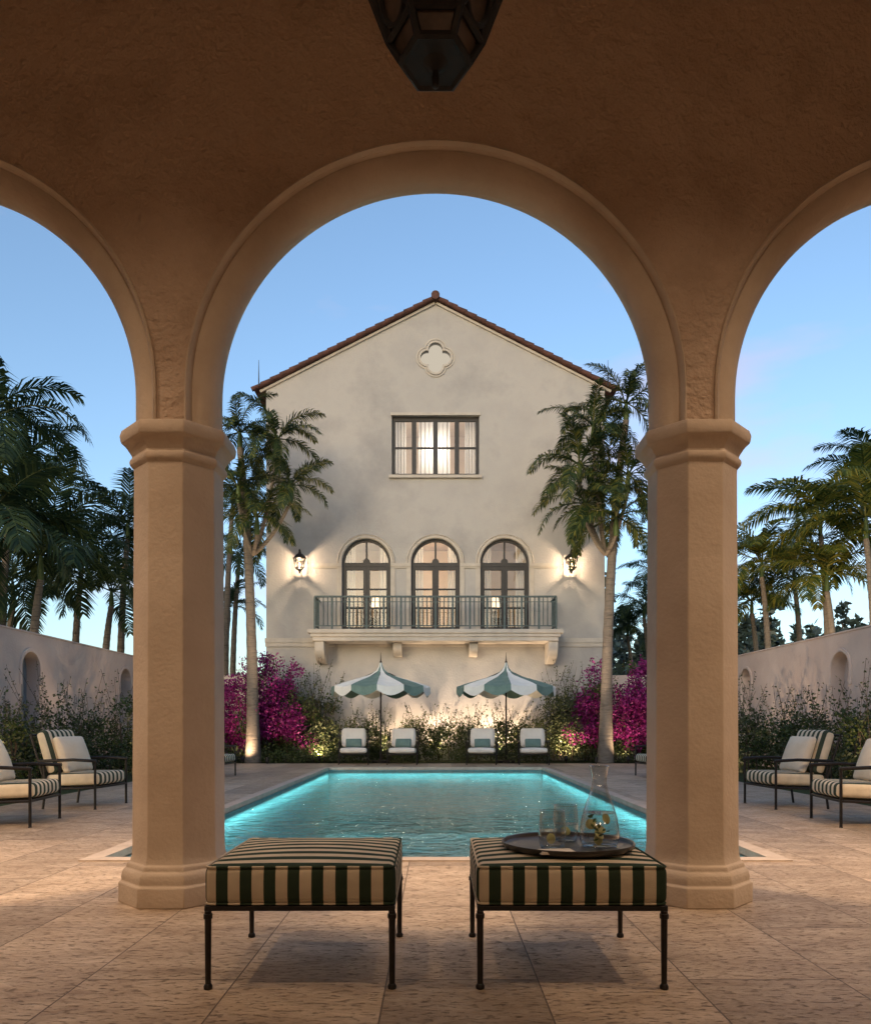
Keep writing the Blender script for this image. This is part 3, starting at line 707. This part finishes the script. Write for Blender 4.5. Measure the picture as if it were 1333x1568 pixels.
for cx,pw in zip(DX,(36,110,36)): light('room_lamp','POINT',(cx,24.7,6.9),pw,(1,.80,.58),.12,parent=hs)
light('room_lamp','POINT',(0,24.15,9.7),120,(1,.92,.82),.10,parent=hs)
for x in(-4.1,4.1):
    e=empty('wall_sconce',(x,HY-.34,5.74),scale=1.25)
    f=MB(); n=6
    rg=[(.07,0),(.10,.04),(.135,.26)]
    for j in range(n):
        f.tube([(r*math.cos(2*math.pi*j/n),r*math.sin(2*math.pi*j/n),z) for r,z in rg],.014,5)
    for r,z in rg: f.tube([(r*math.cos(2*math.pi*j/n),r*math.sin(2*math.pi*j/n),z) for j in range(n)],.018,5,closed=True)
    f.lathe([(.16,.265),(.165,.28),(.09,.36),(.035,.39),(.02,.44),(.028,.46),(.004,.50)],n)
    f.lathe([(.004,-.11),(.02,-.09),(.02,-.05),(.07,-.004),(.07,0)],10)
    f.tube([(0,0,.42),(0,.1,.47),(0,.22,.40),(0,.27,.20)],.014,6); f.tube([(0,.27,.2),(0,.2,.02),(0,.1,-.05),(0,.0,-.06)],.012,6)
    f.lathe([(.07,0),(.07,.02)],16,X=Matrix.Translation((0,.272,.22))@Matrix.Rotation(rad(90),4,'X'))
    f.obj('frame',M['bronze'],e,smooth=40)
    b=MB(); b.tube([(0,0,.03),(0,0,.13),(0,0,.17)],[.016,.016,.005],8); b.obj('candle_bulb',emis('candle_bulb',(1,.7,.35),15),e,smooth=40)
    light('lamp','POINT',(0,0,.13),230,WARM,.03,parent=e)

# ------------------------------------------------------------------ garden walls
def gwall(side):
    X=Matrix.Translation((side*8.8,0,0))@Matrix.Rotation(rad(90),4,'Z')
    hl=[archpoly(y,.36,.5,2.25,16) for y in(6.2,11.1,16.05,20.95)]
    e=empty('garden_wall')
    poly_wall('wall',[(4.9,-.1),(25.4,-.1),(25.4,3.0),(4.9,3.0)],hl,-.15,.15,M['wallst'],e,X)
    mb=MB()
    xo=side*8.8
    mb.box(xo-.17,xo+.17,4.85,25.4,3.002,3.04); mb.obj('wall_cap',M['wallst'],e,bevel=.01)
    mb=MB()
    xb=side*8.93
    mb.add([(xb,4.95,0),(xb,25.3,0),(xb,25.3,2.9),(xb,4.95,2.9)],[(0,1,2,3)])
    mb.obj('niche_backs',M['door_grey'] if side<0 else M['wallst'],e)
    mb=MB()
    for y in(6.2,11.1,16.05,20.95):
        mb2=MB(); mb2.sweep_arch(y,1.9,2.25,[(.362,-.14),(.362,-.175),(.40,-.185),(.44,-.175),(.44,-.14)] if side<0 else [(.362,.14),(.362,.175),(.40,.185),(.44,.175),(.44,.14)],n=16)
        mb.add([X@Vector(v) for v in mb2.v],mb2.f)
    mb.obj('niche_mouldings',M['wallst'],e,smooth=30)
gwall(-1); gwall(1)
for a,b in((-8.65,-HW-.02),(HW+.02,8.65)):
    mb=MB(); mb.box(a,b,23.5,23.8,-.1,2.6); mb.obj('rear_garden_wall',M['wallst'])

# ------------------------------------------------------------------ vegetation
def leaves(mb,c,rr,n,size,mi=0,shell=.35):
    c=Vector(c)
    for _ in range(n):
        while True:
            p=Vector((R(-1,1),R(-1,1),R(-1,1)))
            if shell<p.length<1: break
        p=Vector((p.x*rr[0],p.y*rr[1],p.z*rr[2]))+c
        if p.z<.02: p.z=R(.02,.25)
        a=Vector((R(-1,1),R(-1,1),R(-.6,1))).normalized(); b=a.cross(Vector((R(-1,1),R(-1,1),R(-1,1)))).normalized()
        s=size*R(.6,1.3)
        mb.add([p,p+a*s*.5+b*s*.28,p+a*s,p+a*s*.5-b*s*.28],[(0,1,2,3)],mi)
def shrubmass(name,x0,x1,y0,y1,h0,h1,k,n,size,mats,mis=(0,),wisp=0):
    mb=MB()
    for i in range(k):
        x=R(x0,x1); y=R(y0,y1); h=R(h0,h1); r=R(.25,.5)
        for _ in range(3):
            zc=R(.15,.85)*h; q=R(.22,.42)
            leaves(mb,(x+R(-r,r)*.8,y+R(-r,r)*.8,zc),(q*R(.8,1.3),q,q*R(.7,1.2)),n//(3*k),size,random.choice(mis),shell=.1)
        for _ in range(wisp):
            b=Vector((x+R(-.2,.2),y+R(-.2,.2),h*.5)); d=Vector((R(-.4,.4),R(-.4,.4),1)); ln=h*.5+R(.15,.5)
            mb.tube([b,b+d*ln*.5,b+d*ln],.004,3,len(mats)-1)
            for t in range(14):
                pp=b+d*ln*R(.3,1); leaves(mb,pp,(.05,.05,.05),1,size*.8,mis[0],shell=0)
        mb.tube([(x,y,0),(x+R(-.1,.1),y,h*.6)],.015,4,len(mats)-1)
    return mb.obj(name,mats,recalc=False)
LM=[M['leaf'],M['leaf2'],M['wood']]
for sx in(-1,1):
    a,b=(-8.3,-6.4) if sx<0 else (6.4,8.3)
    shrubmass('garden_shrubs',a,b,9.0,22,.5,1.35,52,21000,.075,LM,(0,0,1),wisp=4)
    shrubmass('garden_shrubs',a,b,11.5,20,1.2,1.9,10,3600,.07,LM,(1,0),wisp=5)
shrubmass('hedge',-3.6,-1.0,21.4,22.4,.6,1.5,18,7000,.075,LM,(0,1),wisp=3)
shrubmass('hedge',-.9,1.0,21.6,22.4,.9,1.35,14,6500,.07,LM,(0,1),wisp=2)
shrubmass('hedge',1.0,4.0,21.4,22.4,.6,1.5,18,7000,.075,LM,(0,1),wisp=3)
shrubmass('climbing_shrub',-4.6,-3.0,21.6,22.6,1.4,2.7,14,7500,.08,LM,(0,1),wisp=5)
shrubmass('climbing_shrub',3.4,4.7,21.6,22.6,1.4,2.6,14,7500,.08,LM,(0,1),wisp=5)
shrubmass('ground_cover',-6.2,6.2,20.7,21.5,.15,.4,40,9000,.06,LM,(0,0,1))
def bougain(x0,x1,h):
    mb=MB()
    for i in range(28):
        x=R(x0,x1); y=R(21.3,22.4); hh=R(.9,h)
        for _ in range(3):
            q=R(.22,.42); leaves(mb,(x+R(-.3,.3),y+R(-.3,.1),hh*R(.45,1)),(q,q,q*1.1),185,.085,0,shell=.1)
            leaves(mb,(x+R(-.3,.3),y+.1,hh*R(.1,1)),(q,q,q),75,.08,1,shell=.1)
        mb.tube([(x,22.2,0),(x,y,hh*.8)],.02,4,2)
        d=Vector((R(-.4,.4),R(-.3,.3),1)); bb=Vector((x,y,hh*.8))
        mb.tube([bb,bb+d*.7],.005,3,2)
        for t in range(18): leaves(mb,bb+d*R(.1,.8),(.06,.06,.06),1,.08,0,shell=0)
    mb.obj('bougainvillea',[M['boug'],M['leaf'],M['wood']],recalc=False)
bougain(-6.3,-3.9,3.0); bougain(4.0,6.3,2.9)

def frond(mb,X,Ln,a0,droop,nl,ll,w,bush):
    n=9; pts=[]; p=Vector((0,0,0)); tg=[]
    for i in range(n+1):
        t=i/n; a=a0-droop*t**1.15; d=Vector((math.cos(a),0,math.sin(a))); pts.append(p.copy()); tg.append(d); p=p+d*(Ln/n)
    mb.tube([X@q for q in pts],[.022*(1-.85*i/n)+.003 for i in range(n+1)],4,0)
    for k in range(nl):
        t=.12+.88*(k+R(0,.6))/nl; t=min(t,.995); f=t*n; i=int(f); q=pts[i].lerp(pts[i+1],f-i) if i<n else pts[n]
        T=tg[min(i,n)]; Nn=Vector((-T.z,0,T.x))
        l=ll*(math.sin(math.pi*(.15+.80*t)))**.7*R(.85,1.1)
        for sd in(-1,1):
            d=(T*(.50+.5*t)+Vector((0,sd,0))*.85+Nn*R(-bush,bush*.9)+Vector((0,0,.10))).normalized()
            d2=(d+Vector((0,0,-.75))).normalized()
            wv=d.cross(Nn).normalized()*w*.5
            if wv.length<.001: continue
            m_=q+d*l*.5; e_=m_+d2*l*.55
            mb.add([q-wv*.5,q+wv*.5,m_+wv,m_-wv,e_],[(0,1,2,3),(3,2,4)],0,X)
def crown(nf,Ln,nl,ll,w,bush,amin,amax,dro,mat,name):
    mb=MB()
    for i in range(nf):
        az=i*2.39996+R(-.2,.2); u=i/(nf-1); a0=rad(amax+(amin-amax)*u+R(-8,8))
        X=Matrix.Rotation(az,4,'Z')@Matrix.Translation((.05,0,0))@Matrix.Rotation(R(-.3,.3),4,'X')
        frond(mb,X,Ln*R(.85,1.1),a0,rad(dro*R(.8,1.2)),nl,ll,w,bush)
    me=bpy.data.meshes.new(name); me.from_pydata(mb.v,[],mb.f); me.materials.append(mat); return me
foxA=[crown(12,1.95,58,.46,.036,.42,-20,78,95,M['palm'],'feather_crown') for _ in range(3)]
ken=[crown(13,2.6,46,.75,.05,.25,-10,78,95,M['palmd'],'arching_crown') for _ in range(3)]
keny=[crown(14,2.4,46,.72,.05,.25,-5,80,85,M['palmy'],'golden_crown') for _ in range(2)]
def trunk(mb,pts,r0,r1,mi=0,flare=.08):
    n=40; P=[];rs=[]
    pts=[Vector(p) for p in pts]
    for i in range(n+1):
        t=i/n; a=pts[0].lerp(pts[1],t); b=pts[1].lerp(pts[2],t); P.append(a.lerp(b,t)); rs.append((r0+(r1-r0)*t)*(1.04 if i%2 else .97)+ (flare*math.exp(-t*12)))
    mb.tube(P,rs,12,mi)
def palm(name,base,heads,crowns,sc=1.,r0=.13,r1=.08,fork=None):
    e=empty(name,base)
    b=Vector(base); tm=MB()
    fk=Vector((0,0,fork)) if fork else None
    for k,h in enumerate(heads):
        h=Vector(h)-b
        tp=h-Vector((0,0,.55*sc))
        if k==0 or not fork:
            trunk(tm,[(0,0,0),(h.x*.05,h.y*.1,h.z*.6),tp],r0,r1)
        else:
            trunk(tm,[fk,Vector((h.x*.6,h.y*.6,(fk.z*.7+tp.z*.3))),tp],r0*.40,r1*.5,0,0)
        tm.tube([h-Vector((0,0,.6*sc)),h-Vector((0,0,.35*sc)),h+Vector((0,0,.1))],[r1*.8,r1*.95,r1*.4],10,1)
    tm.obj('trunk',[M['bark'],M['shaft']],e,smooth=45)
    for k,h in enumerate(heads):
        h=Vector(h)-b
        link('fronds',random.choice(crowns),e,loc=h,rot=(R(-.15,.15),R(-.15,.15),R(0,6.28)),scale=sc*R(.9,1.1))
palm('palm_tree',(-5.07,20.9,0),[(-5.44,20.9,9.2),(-4.35,20.6,8.9),(-3.95,20.5,7.6),(-5.4,20.6,7.6),(-4.85,20.4,6.7)],foxA,.80,.16,.085,fork=5.8)
palm('palm_tree',(4.73,20.9,0),[(5.3,20.9,10.0),(4.35,20.7,9.3),(3.95,20.6,8.2),(4.1,20.5,7.1),(5.25,20.5,7.9),(4.9,20.4,6.7)],foxA,.86,.16,.085,fork=5.8)
def W(px,py,s): return ((px-666)/s,1150/s,1.05+(1110-py)/s)
for (px,py,s,sc) in((-15,640,60,1.15),(62,850,60,1.15),(-20,790,66,1.1),(195,800,44,1.05),(125,840,46,1.15),(170,905,50,.85),(15,740,52,1.05),(20,900,50,.9),(365,850,36,.8),(350,930,36,.8),(355,770,40,.7)):
    h=W(px,py,s); palm('palm_tree',(h[0]-.3,h[1],0),[h],ken,sc,.15,.08)
for (px,py,s,sc,kk) in((1165,860,48,.9,keny),(1255,790,50,1.0,keny),(1325,790,58,1.1,keny),(1345,730,50,1.0,ken),(1265,880,54,.85,keny),(1215,870,44,.9,ken),(1150,920,44,.8,keny),(985,930,38,.8,ken),(1005,880,34,.8,ken),(960,960,36,.7,ken)):
    h=W(px,py,s); palm('palm_tree',(h[0]+.3,h[1],0),[h],kk,sc,.13,.07)
def woods(name,x0,x1,y0,y1,h0,h1,k):
    mb=MB()
    for i in range(k):
        x=R(x0,x1); y=R(y0,y1); h=R(h0,h1); wv=h*.24
        mb.tube([(x,y,0),(x,y,h*.9)],[.25,.06],5,1)
        for j in range(16):
            t=.15+.85*j/15; r=wv*(1.1-t)*R(.7,1.3)
            leaves(mb,(x+R(-.4,.4)*r,y+R(-.4,.4)*r,h*t),(r,r,h*.05),26,.75,0,shell=.2)
    mb.obj(name,[M['far'],M['wood']],recalc=False)
woods('distant_trees',12,75,60,85,8,13.5,85)
woods('distant_trees',-60,-14,70,95,4,7,60)

def uplight(x,y,p,tgt,ang=110,col=WARM):
    e=empty('garden_spotlight',(x,y,0))
    d=(Vector(tgt)-Vector((x,y,.15))).normalized()
    q=d.to_track_quat('Z','Y').to_matrix().to_4x4()
    mb=MB(); mb.lathe([(.03,-.1),(.045,-.09),(.05,.03),(.045,.03)],12,X=Matrix.Translation((0,0,.15))@q,capt=False); mb.tube([(0,0,-.03),(0,0,.08)],.012,6); mb.obj('housing',M['bronze'],e,smooth=40)
    o=light('lamp','SPOT',(0,0,.15),p,col,.04,parent=e,spot_size=rad(ang),spot_blend=1.)
    o.location=Vector((0,0,.15))+d*.04
    o.rotation_euler=d.to_track_quat('-Z','Y').to_euler()
for x,p in((-1.55,750),(1.95,750),(0.1,550)): uplight(x,22.45,p,(x,23,3.4),130)
uplight(-3.2,20.7,260,(-3.6,23,2.8),120); uplight(3.6,20.7,260,(3.9,23,2.8),120)
uplight(-5.2,20.3,150,(-5.2,22,1.8),100); uplight(5.2,20.3,150,(5.2,22,1.8),100)
uplight(-4.5,20.1,1300,(-4.5,21,8.2),42); uplight(4.3,20.1,1300,(4.4,21,8.2),42)
for y in(11,17.5):
    uplight(-6.2,y,200,(-8.8,y+.5,1.6),140); uplight(6.2,y,200,(8.8,y+.5,1.6),140)
uplight(9.4,19.5,1300,(11.5,22,7),90)
